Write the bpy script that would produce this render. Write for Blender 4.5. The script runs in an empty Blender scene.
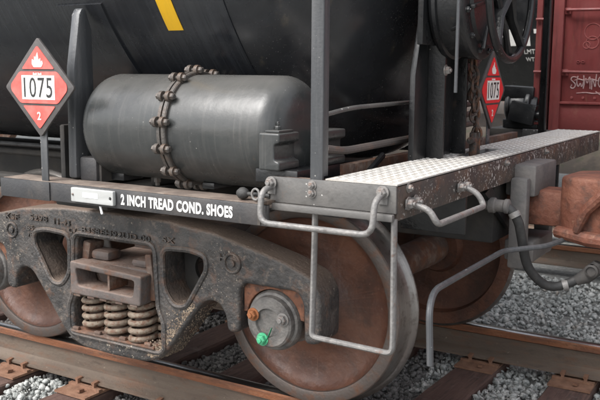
import bpy, bmesh, math, random
import numpy as np
from mathutils import Vector, Matrix, Euler
R = math.radians
rng = random.Random(7)
scn = bpy.context.scene
COL = scn.collection

# ------------------------------------------------------------------ camera
cam_d = bpy.data.cameras.new('camera'); cam = bpy.data.objects.new('camera', cam_d); COL.objects.link(cam)
cam_d.sensor_width = 36.0; cam_d.lens = 835.2 / 600 * 36; cam_d.clip_start = 0.05; cam_d.clip_end = 2000
_p, _y, _r = 0.1530, 0.5447, 0.0067
fw = Vector((-math.sin(_y)*math.cos(_p), math.cos(_y)*math.cos(_p), -math.sin(_p)))
rt = Vector((math.cos(_y), math.sin(_y), 0)); up = rt.cross(fw)
rt2 = rt*math.cos(_r) + up*math.sin(_r); up2 = up*math.cos(_r) - rt*math.sin(_r)
m3 = Matrix((rt2, up2, -fw)).transposed()
cam.matrix_world = Matrix.Translation((2.7342, -3.9329, 1.4916)) @ m3.to_4x4()
cam_d.dof.use_dof = True; cam_d.dof.focus_distance = 3.6; cam_d.dof.aperture_fstop = 7.0
scn.camera = cam

# ------------------------------------------------------------------ sky and sun (overcast)
SUN_EL, SUN_AZ = 52, 205            # azimuth clockwise from +Y: behind the camera's left shoulder
w = bpy.data.worlds.new('World'); scn.world = w; w.use_nodes = True
wn = w.node_tree; wn.nodes.clear()
sky = wn.nodes.new('ShaderNodeTexSky'); sky.sky_type = 'NISHITA'; sky.sun_disc = False
sky.sun_elevation = R(SUN_EL); sky.sun_rotation = R(SUN_AZ); sky.dust_density = 4.0; sky.air_density = 1.0
hsv = wn.nodes.new('ShaderNodeHueSaturation'); hsv.inputs['Saturation'].default_value = 0.28
bg = wn.nodes.new('ShaderNodeBackground'); bg.inputs['Strength'].default_value = 0.15
wo = wn.nodes.new('ShaderNodeOutputWorld')
wn.links.new(sky.outputs[0], hsv.inputs['Color']); wn.links.new(hsv.outputs[0], bg.inputs['Color']); wn.links.new(bg.outputs[0], wo.inputs['Surface'])
sd = bpy.data.lights.new('sun', 'SUN'); sd.energy = 1.0; sd.angle = R(35); sd.color = (1.0, 0.99, 0.97)
sun = bpy.data.objects.new('sun', sd); COL.objects.link(sun)
sdir = Vector((math.sin(R(SUN_AZ))*math.cos(R(SUN_EL)), math.cos(R(SUN_AZ))*math.cos(R(SUN_EL)), math.sin(R(SUN_EL))))
sun.rotation_euler = sdir.to_track_quat('Z', 'Y').to_euler(); sun.location = sdir*20
scn.view_settings.view_transform = 'Standard'; scn.view_settings.look = 'None'
scn.view_settings.exposure = 1.36; scn.view_settings.gamma = 1.0; scn.view_settings.use_curve_mapping = False
scn.render.engine = 'CYCLES'

# ------------------------------------------------------------------ materials
def mat(name, base, rough=0.6, metal=0.0, layers=(), bump=(60, 0.15), rough_var=0.0, spec=0.5):
    """layers: (colour, kind, scale_xyz, lo, hi, strength); kind 'n' noise, 's' specks"""
    m = bpy.data.materials.new(name); m.use_nodes = True
    nt = m.node_tree; b = nt.nodes['Principled BSDF']
    b.inputs['Roughness'].default_value = rough; b.inputs['Metallic'].default_value = metal
    b.inputs['Specular IOR Level'].default_value = spec
    tc = nt.nodes.new('ShaderNodeTexCoord')
    src = None
    rgb = nt.nodes.new('ShaderNodeRGB'); rgb.outputs[0].default_value = (*base, 1); src = rgb.outputs[0]
    for i, (c, kind, sc, lo, hi, st) in enumerate(layers):
        mp = nt.nodes.new('ShaderNodeMapping'); nt.links.new(tc.outputs['Object'], mp.inputs['Vector'])
        mp.inputs['Scale'].default_value = sc if not isinstance(sc, (int, float)) else (sc, sc, sc)
        mp.inputs['Location'].default_value = (3.1*i+1.3, 7.7*i, 2.9*i)
        if kind == 'u':                      # dust on faces that look up; on the reservoir, sky light painted in
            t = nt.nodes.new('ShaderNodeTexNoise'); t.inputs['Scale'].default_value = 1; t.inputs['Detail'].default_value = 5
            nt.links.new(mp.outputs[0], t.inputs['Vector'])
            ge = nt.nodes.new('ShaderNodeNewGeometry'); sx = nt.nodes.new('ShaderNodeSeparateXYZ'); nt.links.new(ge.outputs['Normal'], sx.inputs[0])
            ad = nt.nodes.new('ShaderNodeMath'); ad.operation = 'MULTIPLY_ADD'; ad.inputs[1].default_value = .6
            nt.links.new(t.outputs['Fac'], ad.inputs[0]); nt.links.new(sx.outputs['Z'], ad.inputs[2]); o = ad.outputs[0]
        elif kind == 'r':                    # streaks flung outwards from the axle (object Y axis)
            sx = nt.nodes.new('ShaderNodeSeparateXYZ'); nt.links.new(tc.outputs['Object'], sx.inputs[0])
            at = nt.nodes.new('ShaderNodeMath'); at.operation = 'ARCTAN2'; nt.links.new(sx.outputs['Z'], at.inputs[0]); nt.links.new(sx.outputs['X'], at.inputs[1])
            ln = nt.nodes.new('ShaderNodeVectorMath'); ln.operation = 'LENGTH'; nt.links.new(tc.outputs['Object'], ln.inputs[0])
            cb = nt.nodes.new('ShaderNodeCombineXYZ'); nt.links.new(at.outputs[0], cb.inputs['X']); nt.links.new(ln.outputs['Value'], cb.inputs['Y'])
            nt.links.new(cb.outputs[0], mp.inputs['Vector'])
            t = nt.nodes.new('ShaderNodeTexNoise'); t.inputs['Scale'].default_value = 1; t.inputs['Detail'].default_value = 6
            nt.links.new(mp.outputs[0], t.inputs['Vector']); o = t.outputs['Fac']
        elif kind == 'n':
            t = nt.nodes.new('ShaderNodeTexNoise'); t.inputs['Scale'].default_value = 1
            t.inputs['Detail'].default_value = 6; t.inputs['Roughness'].default_value = 0.65
            nt.links.new(mp.outputs[0], t.inputs['Vector']); o = t.outputs['Fac']
        else:
            t = nt.nodes.new('ShaderNodeTexVoronoi'); t.inputs['Scale'].default_value = 1
            nt.links.new(mp.outputs[0], t.inputs['Vector'])
            # cell random number gates which cells carry a speck, distance gives its disc
            sp = nt.nodes.new('ShaderNodeSeparateColor'); nt.links.new(t.outputs['Color'], sp.inputs[0])
            ml = nt.nodes.new('ShaderNodeMath'); ml.operation = 'MULTIPLY'
            pw = nt.nodes.new('ShaderNodeMath'); pw.operation = 'POWER'; pw.inputs[1].default_value = 3
            nt.links.new(sp.outputs[0], pw.inputs[0]); 
            sb = nt.nodes.new('ShaderNodeMath'); sb.operation = 'SUBTRACT'; sb.inputs[0].default_value = 1
            nt.links.new(t.outputs['Distance'], sb.inputs[1])
            nt.links.new(pw.outputs[0], ml.inputs[0]); nt.links.new(sb.outputs[0], ml.inputs[1]); o = ml.outputs[0]
            # clustered by a broad noise
            n2 = nt.nodes.new('ShaderNodeTexNoise'); n2.inputs['Scale'].default_value = 3.0
            nt.links.new(tc.outputs['Object'], n2.inputs['Vector'])
            m2 = nt.nodes.new('ShaderNodeMath'); m2.operation = 'MULTIPLY'
            nt.links.new(o, m2.inputs[0]); nt.links.new(n2.outputs['Fac'], m2.inputs[1])
            m3_ = nt.nodes.new('ShaderNodeMath'); m3_.operation = 'MULTIPLY'; m3_.inputs[1].default_value = 1.8
            nt.links.new(m2.outputs[0], m3_.inputs[0]); o = m3_.outputs[0]
        rp = nt.nodes.new('ShaderNodeMapRange'); rp.inputs['From Min'].default_value = lo; rp.inputs['From Max'].default_value = hi
        rp.inputs['To Max'].default_value = st; nt.links.new(o, rp.inputs['Value'])
        mx = nt.nodes.new('ShaderNodeMix'); mx.data_type = 'RGBA'
        nt.links.new(rp.outputs[0], mx.inputs['Factor']); nt.links.new(src, mx.inputs['A']); mx.inputs['B'].default_value = (*c, 1)
        src = mx.outputs['Result']
    nt.links.new(src, b.inputs['Base Color'])
    if rough_var:
        t = nt.nodes.new('ShaderNodeTexNoise'); t.inputs['Scale'].default_value = 9; t.inputs['Detail'].default_value = 5
        nt.links.new(tc.outputs['Object'], t.inputs['Vector'])
        rp = nt.nodes.new('ShaderNodeMapRange'); rp.inputs['From Min'].default_value = .3; rp.inputs['From Max'].default_value = .7
        rp.inputs['To Min'].default_value = rough-rough_var; rp.inputs['To Max'].default_value = min(1, rough+rough_var)
        nt.links.new(t.outputs['Fac'], rp.inputs['Value']); nt.links.new(rp.outputs[0], b.inputs['Roughness'])
    if bump:
        t = nt.nodes.new('ShaderNodeTexNoise'); t.inputs['Scale'].default_value = bump[0]; t.inputs['Detail'].default_value = 5
        nt.links.new(tc.outputs['Object'], t.inputs['Vector'])
        bp = nt.nodes.new('ShaderNodeBump'); bp.inputs['Strength'].default_value = bump[1]; bp.inputs['Distance'].default_value = 0.01
        nt.links.new(t.outputs['Fac'], bp.inputs['Height']); nt.links.new(bp.outputs[0], b.inputs['Normal'])
    return m

RUST = (.16, .065, .03); RUSTD = (.075, .032, .018); DUST = (.26, .21, .17); WHT = (.75, .74, .7)
M = {}
M['tank'] = mat('black_tank_paint', (.016, .0175, .021), .24, 0, [
    ((.04, .044, .05), 'n', (60, 1.0, 1.0), .42, .75, .55), ((.045, .044, .043), 'n', (1.6, 1.6, 1.6), .45, .75, .5),
    ((.075, .074, .072), 'n', (190, 1.6, 1.6), .62, .72, .3), ((.16, .155, .15), 's', 120, .88, .95, .4)], (3, .03), .08)
M['tank_end'] = mat('dusty_black_tank_paint', (.016, .017, .0195), .25, 0, [
    ((.042, .042, .043), 'n', 2.0, .40, .72, .7), ((.03, .033, .038), 'n', (4, 12, 12), .45, .75, .5), ((.22, .21, .2), 's', 120, .68, .8, .55), ((.18, .17, .16), 's', 200, .6, .74, .45), ((.10, .085, .06), 'n', (9, 9, 4), .62, .74, .5)], (4, .04), .08)
M['black'] = mat('black_steel_paint', (.009, .0095, .0105), .36, 0, [((.026, .025, .024), 'n', 7, .48, .75, .5), ((.07,.05,.038), 'n', 16, .62, .74, .45), ((.30, .28, .26), 's', 110, .72, .8, .5)], (70, .15), .14)
M['under'] = mat('underframe_black', (.018, .017, .016), .75, 0, [((.06, .05, .04), 'n', 5, .45, .7, .6)], (40, .2))
M['sill'] = mat('grey_black_sill_paint', (.032, .032, .034), .45, 0, [((.085, .075, .068), 'n', 5, .45, .72, .6), ((.17,.135,.11), 'n', (30, 30, 8), .6, .78, .4), (RUST, 'n', 9, .66, .74, .5)], (90, .14), .12)
M['silltop'] = mat('dusty_sill_top', (.11, .085, .07), .85, 0, [(DUST, 'n', 10, .4, .7, .7), (RUSTD, 'n', 14, .55, .7, .6)], (120, .2))
M['post'] = mat('dark_grey_post_paint', (.055, .058, .062), .4, 0, [((.11, .11, .112), 'n', (40, 40, 3), .45, .7, .6), ((.13,.09,.065), 'n', 14, .64, .76, .4), ((.5, .48, .45), 's', 90, .66, .74, .6)], (80, .12), .1)
M['reservoir'] = mat('gunmetal_reservoir_paint', (.031, .033, .033), .31, 0.0, [((.06, .06, .057), 'n', 3.5, .4, .7, .7), ((.022, .028, .028), 'n', (4, 9, 9), .52, .72, .6), ((.09,.086,.08), 'n', (70, 2.2, 2.2), .54, .72, .45), ((.12,.116,.108), 'u', 6, .75, 1.4, .7), ((.10,.07,.05), 'n', 22, .66, .76, .4), ((.40, .38, .35), 's', 120, .84, .92, .5)], (18, .16), .09)  # upward-facing layer paints the sky's brightness onto the top
M['flange'] = mat('rusty_grey_flange', (.065, .058, .052), .5, 0, [((.11,.065,.04), 'n', 16, .5, .68, .6), ((.16,.14,.12), 'n', 26, .54, .75, .5)], (80, .3), .1)
M['plate'] = mat('speckled_grey_platform_paint', (.085, .083, .08), .42, 0, [((.15, .14, .13), 'n', 6, .4, .7, .7), ((.045, .042, .04), 'n', 11, .56, .75, .6), ((.14,.09,.06), 'n', 18, .62, .75, .5), ((.6, .58, .55), 's', 95, .66, .74, .6)], (80, .14), .12)
M['fascia'] = mat('rusty_speckled_end_fascia', (.045, .04, .037), .5, 0, [((.11, .075, .055), 'n', 6, .45, .65, .8), (RUST, 'n', 11, .56, .7, .5), ((.55, .53, .5), 's', (60, 60, 38), .42, .52, .75), ((.4, .38, .35), 's', 120, .42, .52, .65)], (70, .25), .14)
M['grating'] = mat('worn_white_grating_paint', (.40, .385, .36), .6, 0, [((.36, .31, .25), 'n', 6, .5, .72, .7), ((.25, .2, .15), 'n', 14, .60, .75, .6), ((.4, .37, .33), 'n', 45, .5, .75, .6)], (160, .2))
M['gratetop'] = mat('worn_bright_tread', (.48, .465, .44), .5, 0, [((.36, .32, .27), 'n', 7, .48, .70, .8), ((.3,.25,.2), 'n', 60, .55, .7, .6)], (160, .15))
M['galv'] = mat('weathered_grey_rod_paint', (.15, .145, .14), .45, .1, [((.24, .225, .21), 'n', 24, .42, .7, .7), ((.09,.08,.075), 'n', 30, .56, .68, .7), (RUST, 'n', 18, .6, .7, .7)], (90, .3), .12)
M['boltm'] = mat('worn_bolt_steel', (.21, .20, .19), .5, .3, [(RUST, 'n', 60, .52, .66, .6)], (160, .2))
M['frame'] = mat('grey_black_cast_steel', (.036, .034, .033), .52, 0, [((.085, .074, .067), 'n', 9, .42, .64, .8), ((.018, .017, .017), 'n', 17, .52, .66, .75), ((.13, .07, .045), 'n', 12, .55, .68, .65), ((.16,.125,.10), 'n', 30, .57, .66, .6), ((.21, .155, .12), 'u', 11, .50, 1.15, .7), ((.40, .34, .27), 's', 75, .62, .70, .6), ((.30, .26, .21), 's', 150, .52, .62, .55)], (75, .55), .15)
M['muddy'] = mat('mud_caked_cast_steel', (.13, .095, .07), .9, 0, [((.27, .21, .15), 'n', 30, .42, .58, .9), ((.42, .35, .27), 'n', 60, .56, .66, .7)], (45, .5))
M['rustcast'] = mat('rusty_dusty_casting', (.10, .065, .05), .8, 0, [(RUST, 'n', 9, .42, .62, .8), ((.24, .19, .155), 'n', 15, .5, .7, .8), ((.05, .045, .042), 'n', 7, .56, .7, .6)], (70, .4))
M['bolster'] = mat('dusty_bolster_steel', (.085, .072, .067), .7, 0, [((.15, .115, .1), 'n', 8, .4, .66, .8), ((.25,.18,.145), 'u', 9, .5, 1.2, .8), (RUST, 'n', 13, .5, .68, .7), ((.06, .055, .052), 'n', 18, .56, .7, .6)], (70, .35))
M['spring'] = mat('dusty_tan_coil_spring', (.15, .115, .085), .72, 0, [((.25, .205, .155), 'n', 30, .42, .65, .8), ((.11, .05, .028), 'n', 40, .48, .6, .85)], (110, .3))
M['wheel'] = mat('brown_rusted_wheel_plate', (.10, .044, .029), .5, 0, [((.17, .075, .045), 'n', 5, .42, .62, .8), ((.055, .03, .022), 'n', 6, .50, .66, .75), ((.05, .032, .026), 'r', (7, 6, 1), .52, .74, .45), ((.03, .025, .023), 'n', 11, .60, .70, .6), ((.21, .11, .07), 'r', (22, 9, 1), .60, .76, .35), ((.26, .18, .13), 'n', 60, .62, .74, .5)], (45, .35), .15)
M['rim'] = mat('brown_grey_wheel_rim', (.10, .08, .07), .5, .35, [(RUST, 'n', 16, .5, .68, .7), ((.09, .085, .08), 'n', 24, .5, .7, .6)], (80, .2))
M['tread'] = mat('worn_tread_steel', (.24, .225, .21), .36, .85, [((.10, .08, .07), 'n', 26, .5, .68, .7), ((.4,.38,.36), 'n', (2, 60, 2), .56, .66, .5)], (90, .08))
M['bearing'] = mat('grey_bearing_paint', (.10, .095, .09), .55, .1, [((.045,.04,.038), 'n', 11, .48, .62, .8), ((.2, .185, .17), 'n', 18, .4, .66, .8), (RUST, 'n', 14, .56, .7, .6), ((.6, .55, .48), 's', 80, .74, .82, .7)], (90, .3))
M['adapter'] = mat('orange_rust_adapter', (.13, .052, .028), .8, 0, [((.21, .09, .05), 'n', 20, .42, .60, .85), ((.045, .03, .024), 'n', 26, .50, .64, .85)], (90, .3))
M['green'] = mat('green_bolt_paint', (.05, .33, .16), .5, 0, [((.14, .55, .32), 'n', 50, .4, .7, .6), ((.1,.1,.08), 'n', 70, .56, .66, .7)], (120, .1))
M['orangebolt'] = mat('rust_orange_bolt', (.28, .10, .035), .75, 0, [((.22, .09, .04), 'n', 60, .5, .7, .6)], (120, .3))
M['railside'] = mat('brown_rail_steel', (.098, .072, .054), .75, 0, [((.145, .112, .085), 'n', (1.5, 14, 14), .4, .66, .8), ((.15, .07, .038), 'n', (6, 18, 18), .52, .70, .6), ((.05,.038,.03), 'n', (9, 22, 22), .56, .70, .6), ((.33, .27, .21), 'n', 26, .66, .72, .6)], (60, .35))
M['railhead'] = mat('orange_rust_rail_head', (.20, .075, .032), .75, 0, [((.11, .05, .03), 'n', (3, 30, 30), .45, .62, .85), ((.27, .125, .065), 'n', (9, 40, 40), .52, .68, .7), ((.07,.05,.04), 'n', (14, 60, 60), .58, .68, .6)], (90, .4))
M['railtop'] = mat('polished_rail_top', (.50, .49, .48), .26, 1.0, [((.2, .12, .08), 'n', (1.5, 40, 40), .56, .7, .5)], (60, .03))
M['tie'] = mat('dark_brown_timber_tie', (.075, .042, .034), .85, 0, [((.13, .08, .062), 'n', (30, 3, 30), .42, .66, .8), ((.03, .02, .018), 'n', (45, 4, 45), .52, .68, .8), ((.2, .16, .14), 'n', 9, .6, .75, .4)], (40, .5))
M['tieplate'] = mat('rusty_tie_plate', (.17, .085, .05), .8, 0, [((.25, .14, .09), 'n', 14, .42, .66, .8), ((.08, .045, .03), 'n', 24, .52, .7, .6)], (90, .35))
M['ballast'] = mat('grey_ballast_stone', (.33, .34, .325), .85, 0, [((.50, .50, .48), 'n', 17, .44, .60, .85), ((.11, .12, .115), 'n', 23, .47, .60, .85), ((.27, .21, .16), 'n', 9, .57, .68, .55)], (150, .4))
M['dark_ballast'] = mat('dark_grey_ballast_stone', (.13, .125, .12), .85, 0, [((.2, .19, .18), 'n', 14, .42, .62, .8), ((.06, .058, .055), 'n', 19, .48, .62, .8)], (150, .4))  # darker ballast tone for the stones under the car
M['groundm'] = mat('gravel_ground', (.19, .19, .18), .9, 0, [((.28, .28, .26), 'n', 22, .45, .6, .9), ((.14, .145, .14), 'n', 30, .48, .58, .9)], (40, 1.0))
M['yellow'] = mat('yellow_reflective_tape', (.74, .42, .012), .45, 0, [((.58, .34, .02), 'n', (40, 6, 6), .48, .70, .6)], None)
M['white'] = mat('white_stencil_paint', (.70, .69, .66), .6, 0, [((.42, .40, .37), 'n', 40, .54, .68, .7), ((.16,.15,.14), 'n', 120, .62, .70, .7)], None)
M['redp'] = mat('red_placard', (.62, .085, .07), .45, 0, [((.70, .17, .145), 'n', 9, .42, .66, .8), ((.40,.09,.075), 'n', (30, 30, 8), .58, .72, .4)], None)
M['redp2'] = mat('deep_red_placard', (.70, .025, .03), .4, 0, [((.6, .03, .03), 'n', 12, .45, .7, .6)], None)
M['whitep'] = mat('white_placard_panel', (.72, .70, .66), .5, 0, [((.58, .53, .47), 'n', 16, .5, .70, .6)], None)
M['holder'] = mat('grey_placard_holder', (.06, .055, .053), .6, 0, [((.12, .105, .1), 'n', 18, .45, .7, .6)], (120, .1))
M['ink'] = mat('black_print', (.02, .02, .02), .5, 0, [((.05, .045, .045), 'n', 60, .5, .7, .5)], None)
M['tag'] = mat('light_grey_tag_plastic', (.36, .365, .355), .5, 0, [((.29, .285, .275), 'n', 20, .5, .72, .6)], (160, .05))
M['label'] = mat('white_paper_label', (.85, .85, .84), .5, 0, [((.8, .79, .77), 'n', 40, .5, .7, .4)], None)
M['boxcar'] = mat('faded_red_boxcar_paint', (.15, .028, .027), .55, 0, [((.21, .05, .046), 'n', (5, 5, 1.5), .42, .68, .75), ((.09, .02, .019), 'n', (22, 22, 2.5), .50, .68, .7), ((.16,.075,.045), 'n', (30, 30, 6), .60, .70, .6)], (20, .15), .1)
M['boxsill'] = mat('dark_red_boxcar_sill', (.15, .028, .026), .65, 0, [((.10, .025, .022), 'n', 6, .45, .7, .6), ((.2, .09, .06), 'n', 14, .58, .74, .5)], (40, .15))
M['graffiti'] = mat('chalky_white_graffiti', (.42, .30, .29), .75, 0, [((.26, .12, .115), 'n', 22, .44, .60, .8)], None)
M['ghost'] = mat('faded_pink_stencil', (.21, .055, .05), .7, 0, [((.16, .033, .031), 'n', 25, .42, .58, .9)], None)
M['coupler'] = mat('rust_red_coupler_casting', (.125, .042, .024), .7, 0, [((.19, .075, .045), 'n', 9, .42, .62, .8), ((.06, .03, .022), 'n', 15, .50, .66, .8), ((.28,.16,.10), 'n', 34, .60, .72, .5)], (34, .7))
M['greycast'] = mat('grey_draft_casting', (.10, .095, .092), .7, 0, [((.18, .16, .145), 'n', 9, .45, .7, .6)], (60, .25))
M['rubber'] = mat('black_rubber_hose', (.025, .025, .025), .65, 0, [((.07, .065, .06), 'n', 18, .5, .7, .5)], (80, .2))
M['chainm'] = mat('dark_rusty_chain', (.06, .05, .045), .6, .3, [(RUST, 'n', 20, .48, .66, .8), ((.2, .19, .18), 'n', 35, .6, .72, .5)], (120, .3))
M['brownsteel'] = mat('brown_dusty_pipe', (.075, .065, .06), .6, 0, [((.13, .10, .085), 'n', 9, .45, .7, .7), (RUST, 'n', 14, .56, .7, .5)], (70, .2))
M['tan'] = mat('weathered_tan_siding', (.42, .33, .25), .8, 0, [((.28, .2, .15), 'n', 3, .45, .7, .7)], (30, .2))
M['earth'] = mat('brown_cinder_bank', (.075, .06, .048), .9, 0, [((.14, .11, .08), 'n', 3, .45, .65, .8), ((.05,.06,.03), 'n', 5, .52, .66, .7)], (12, .8))
M['concrete'] = mat('pale_concrete', (.5, .48, .45), .85, 0, [((.38, .36, .33), 'n', 3, .45, .7, .7)], (30, .3))

# ------------------------------------------------------------------ helpers
class MB:
    def __init__(s): s.v = []; s.f = []
    def add(s, vs, fs):
        o = len(s.v); s.v += [tuple(v) for v in vs]; s.f += [tuple(i+o for i in f) for f in fs]; return s
    def box(s, c, d, rot=None):
        x, y, z = (k/2 for k in d); vs = [Vector(q) for q in ((-x,-y,-z),(x,-y,-z),(x,y,-z),(-x,y,-z),(-x,-y,z),(x,-y,z),(x,y,z),(-x,y,z))]
        if rot: e = Euler(rot).to_matrix(); vs = [e @ v for v in vs]
        return s.add([v+Vector(c) for v in vs], [(0,3,2,1),(4,5,6,7),(0,1,5,4),(1,2,6,5),(2,3,7,6),(3,0,4,7)])
    def bx(s, x0, x1, y0, y1, z0, z1): return s.box(((x0+x1)/2,(y0+y1)/2,(z0+z1)/2), (abs(x1-x0),abs(y1-y0),abs(z1-z0)))
    def tube(s, path, r, n=10, closed=False, flat=None):
        P = [Vector(p) for p in path]; N = len(P)
        rr = r if isinstance(r, (list, tuple)) else [r]*N
        ref = None; vs = []
        for i, p in enumerate(P):
            a = P[(i-1) % N] if (closed or i) else p; b = P[(i+1) % N] if (closed or i < N-1) else p
            t = (b-a).normalized()
            if ref is None:
                ref = Vector((0,0,1)) if abs(t.z) < .9 else Vector((1,0,0))
            u = (ref - t*ref.dot(t)).normalized(); ref = u; q = t.cross(u)
            for k in range(n):
                A = 2*math.pi*k/n; vs.append(p + (u*math.cos(A)*(flat or 1) + q*math.sin(A))*rr[i])
        fs = []
        for i in range(N if closed else N-1):
            j = (i+1) % N
            for k in range(n): fs.append((i*n+k, i*n+(k+1) % n, j*n+(k+1) % n, j*n+k))
        if not closed: fs += [tuple(range(n-1,-1,-1)), tuple((N-1)*n+k for k in range(n))]
        return s.add(vs, fs)
    def lathe(s, prof, o, axis='Y', n=48, caps=True):
        """prof: (radius, along)"""
        vs = []; o = Vector(o)
        for r, a in prof:
            for k in range(n):
                A = 2*math.pi*k/n; c, d = r*math.cos(A), r*math.sin(A)
                v = {'Y': (c, a, d), 'X': (a, c, d), 'Z': (c, d, a)}[axis]; vs.append(o+Vector(v))
        fs = []
        for i in range(len(prof)-1):
            for k in range(n): fs.append((i*n+k, i*n+(k+1) % n, (i+1)*n+(k+1) % n, (i+1)*n+k))
        if caps and prof[0][0] > 1e-6: fs.append(tuple(range(n)))
        if caps and prof[-1][0] > 1e-6: fs.append(tuple((len(prof)-1)*n+k for k in range(n)))
        return s.add(vs, fs)
    def mesh(s, name, angle=35):
        me = bpy.data.meshes.new(name); me.from_pydata(s.v, [], s.f)
        bm = bmesh.new(); bm.from_mesh(me); bmesh.ops.remove_doubles(bm, verts=bm.verts, dist=1e-5)
        bmesh.ops.recalc_face_normals(bm, faces=bm.faces); bm.to_mesh(me); bm.free()
        me.polygons.foreach_set('use_smooth', [True]*len(me.polygons)); me.set_sharp_from_angle(angle=R(angle))
        return me
    def build(s, name, m, parent=None, bevel=0, angle=35):
        me = s.mesh(name, angle)
        if bevel:
            bm = bmesh.new(); bm.from_mesh(me)
            es = [e for e in bm.edges if len(e.link_faces) == 2 and e.calc_face_angle(0) > R(38)]
            bmesh.ops.bevel(bm, geom=es, offset=bevel, segments=2, profile=0.5, affect='EDGES', clamp_overlap=True)
            bm.to_mesh(me); bm.free()
            me.polygons.foreach_set('use_smooth', [True]*len(me.polygons)); me.set_sharp_from_angle(angle=R(angle))
        return link(name, me, m, parent)
def moved(me, loc, rot=None):
    if rot: me.transform(Euler(rot).to_matrix().to_4x4())
    me.transform(Matrix.Translation(loc)); return me
def link(name, me, m=None, parent=None, loc=None, rot=None):
    o = bpy.data.objects.new(name, me); COL.objects.link(o)
    if m is not None and not me.materials: me.materials.append(M[m])
    if parent: o.parent = parent
    if loc: o.location = loc
    if rot: o.rotation_euler = rot
    return o
def tag(o, label=None, cat=None, group=None, kind=None):
    for k, v in (('label', label), ('category', cat), ('group', group), ('kind', kind)):
        if v: o[k] = v
    return o
def thing(name, label, cat, group=None):
    o = bpy.data.objects.new(name, None); COL.objects.link(o); o.empty_display_size = .1
    return tag(o, label, cat, group)
def fillet(poly, r, n=4):
    out = []; N = len(poly)
    for i in range(N):
        a, b, c = Vector(poly[i-1]), Vector(poly[i]), Vector(poly[(i+1) % N])
        d = min(r, (a-b).length*.45, (c-b).length*.45); p = b+(a-b).normalized()*d; q = b+(c-b).normalized()*d
        for k in range(n+1):
            t = k/n; out.append(tuple(p*(1-t)**2 + b*2*t*(1-t) + q*t*t))
    return out
def plate_mesh(name, loops, depth, bev=0.0, angle=40):
    """filled 2D outline with holes, in the XZ plane, depth centred on y = 0"""
    cu = bpy.data.curves.new(name, 'CURVE'); cu.dimensions = '2D'; cu.fill_mode = 'BOTH'
    for lp in loops:
        sp = cu.splines.new('POLY'); sp.points.add(len(lp)-1); sp.use_cyclic_u = True
        for i, q in enumerate(lp): sp.points[i].co = (q[0], q[1], 0, 1)
    cu.extrude = max(depth/2-bev, 1e-4); cu.bevel_depth = bev; cu.bevel_resolution = 2; cu.offset = -bev
    o = bpy.data.objects.new('tmp', cu); COL.objects.link(o)
    me = bpy.data.meshes.new_from_object(o.evaluated_get(bpy.context.evaluated_depsgraph_get()))
    bpy.data.objects.remove(o); bpy.data.curves.remove(cu)
    me.transform(Matrix.Rotation(R(90), 4, 'X')); me.materials.clear()
    bm = bmesh.new(); bm.from_mesh(me); bmesh.ops.remove_doubles(bm, verts=bm.verts, dist=1e-5); bm.to_mesh(me); bm.free()
    me.polygons.foreach_set('use_smooth', [True]*len(me.polygons)); me.set_sharp_from_angle(angle=R(angle))
    return me
def text_mesh(body, width=None, height=None, extrude=.0008, bold=0.0, spacing=1.0):
    """lettering in the XZ plane facing -Y, lower left at the origin"""
    cu = bpy.data.curves.new('lettering', 'FONT'); cu.body = body; cu.size = 1; cu.space_character = spacing
    cu.offset = bold; cu.extrude = .001; cu.resolution_u = 3
    o = bpy.data.objects.new('tmp', cu); COL.objects.link(o)
    me = bpy.data.meshes.new_from_object(o.evaluated_get(bpy.context.evaluated_depsgraph_get()))
    bpy.data.objects.remove(o); bpy.data.curves.remove(cu); me.materials.clear()
    co = np.array([v.co[:] for v in me.vertices]); lo, hi = co.min(0), co.max(0)
    sy = height/(hi[1]-lo[1]) if height else width/(hi[0]-lo[0]); sx = width/(hi[0]-lo[0]) if width else sy
    me.transform(Matrix.Translation((-lo[0], -lo[1], 0))); me.transform(Matrix.Diagonal((sx, sy, extrude/.001, 1)))
    me.transform(Matrix.Rotation(R(90), 4, 'X')); return me
def hexbolt_mesh(r, h, wash=True):
    b = MB()
    if wash: b.lathe([(r*1.35, 0), (r*1.35, -h*.18), (r*.9, -h*.2)], (0,0,0), 'Y', 16)
    b.lathe([(r, -h*.1), (r, -h*.8), (r*.8, -h)], (0,0,0), 'Y', 6)
    b.lathe([(r*.5, -h*.95), (r*.5, -h*1.25), (r*.4, -h*1.35)], (0,0,0), 'Y', 10)
    return b.mesh('bolt')
def rounded(path, r=.05, n=5):
    P = [Vector(p) for p in path]; out = [P[0]]
    for i in range(1, len(P)-1):
        a, b, c = P[i-1], P[i], P[i+1]; d = min(r, (a-b).length*.48, (c-b).length*.48)
        p = b+(a-b).normalized()*d; q = b+(c-b).normalized()*d
        for k in range(n+1):
            t = k/n; out.append(p*(1-t)**2 + b*2*t*(1-t) + q*t*t)
    return out+[P[-1]]
FACE_X = (0, 0, R(90))        # turns a -Y facing piece to face +X

# ------------------------------------------------------------------ ground and track
TIE_TOP = -0.207
g = MB(); g.add([(-400,-60,-.28),(400,-60,-.28),(400,500,-.28),(-400,500,-.28)], [(0,1,2,3)])
tag(g.build('ground', 'groundm'), kind='structure')

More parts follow.
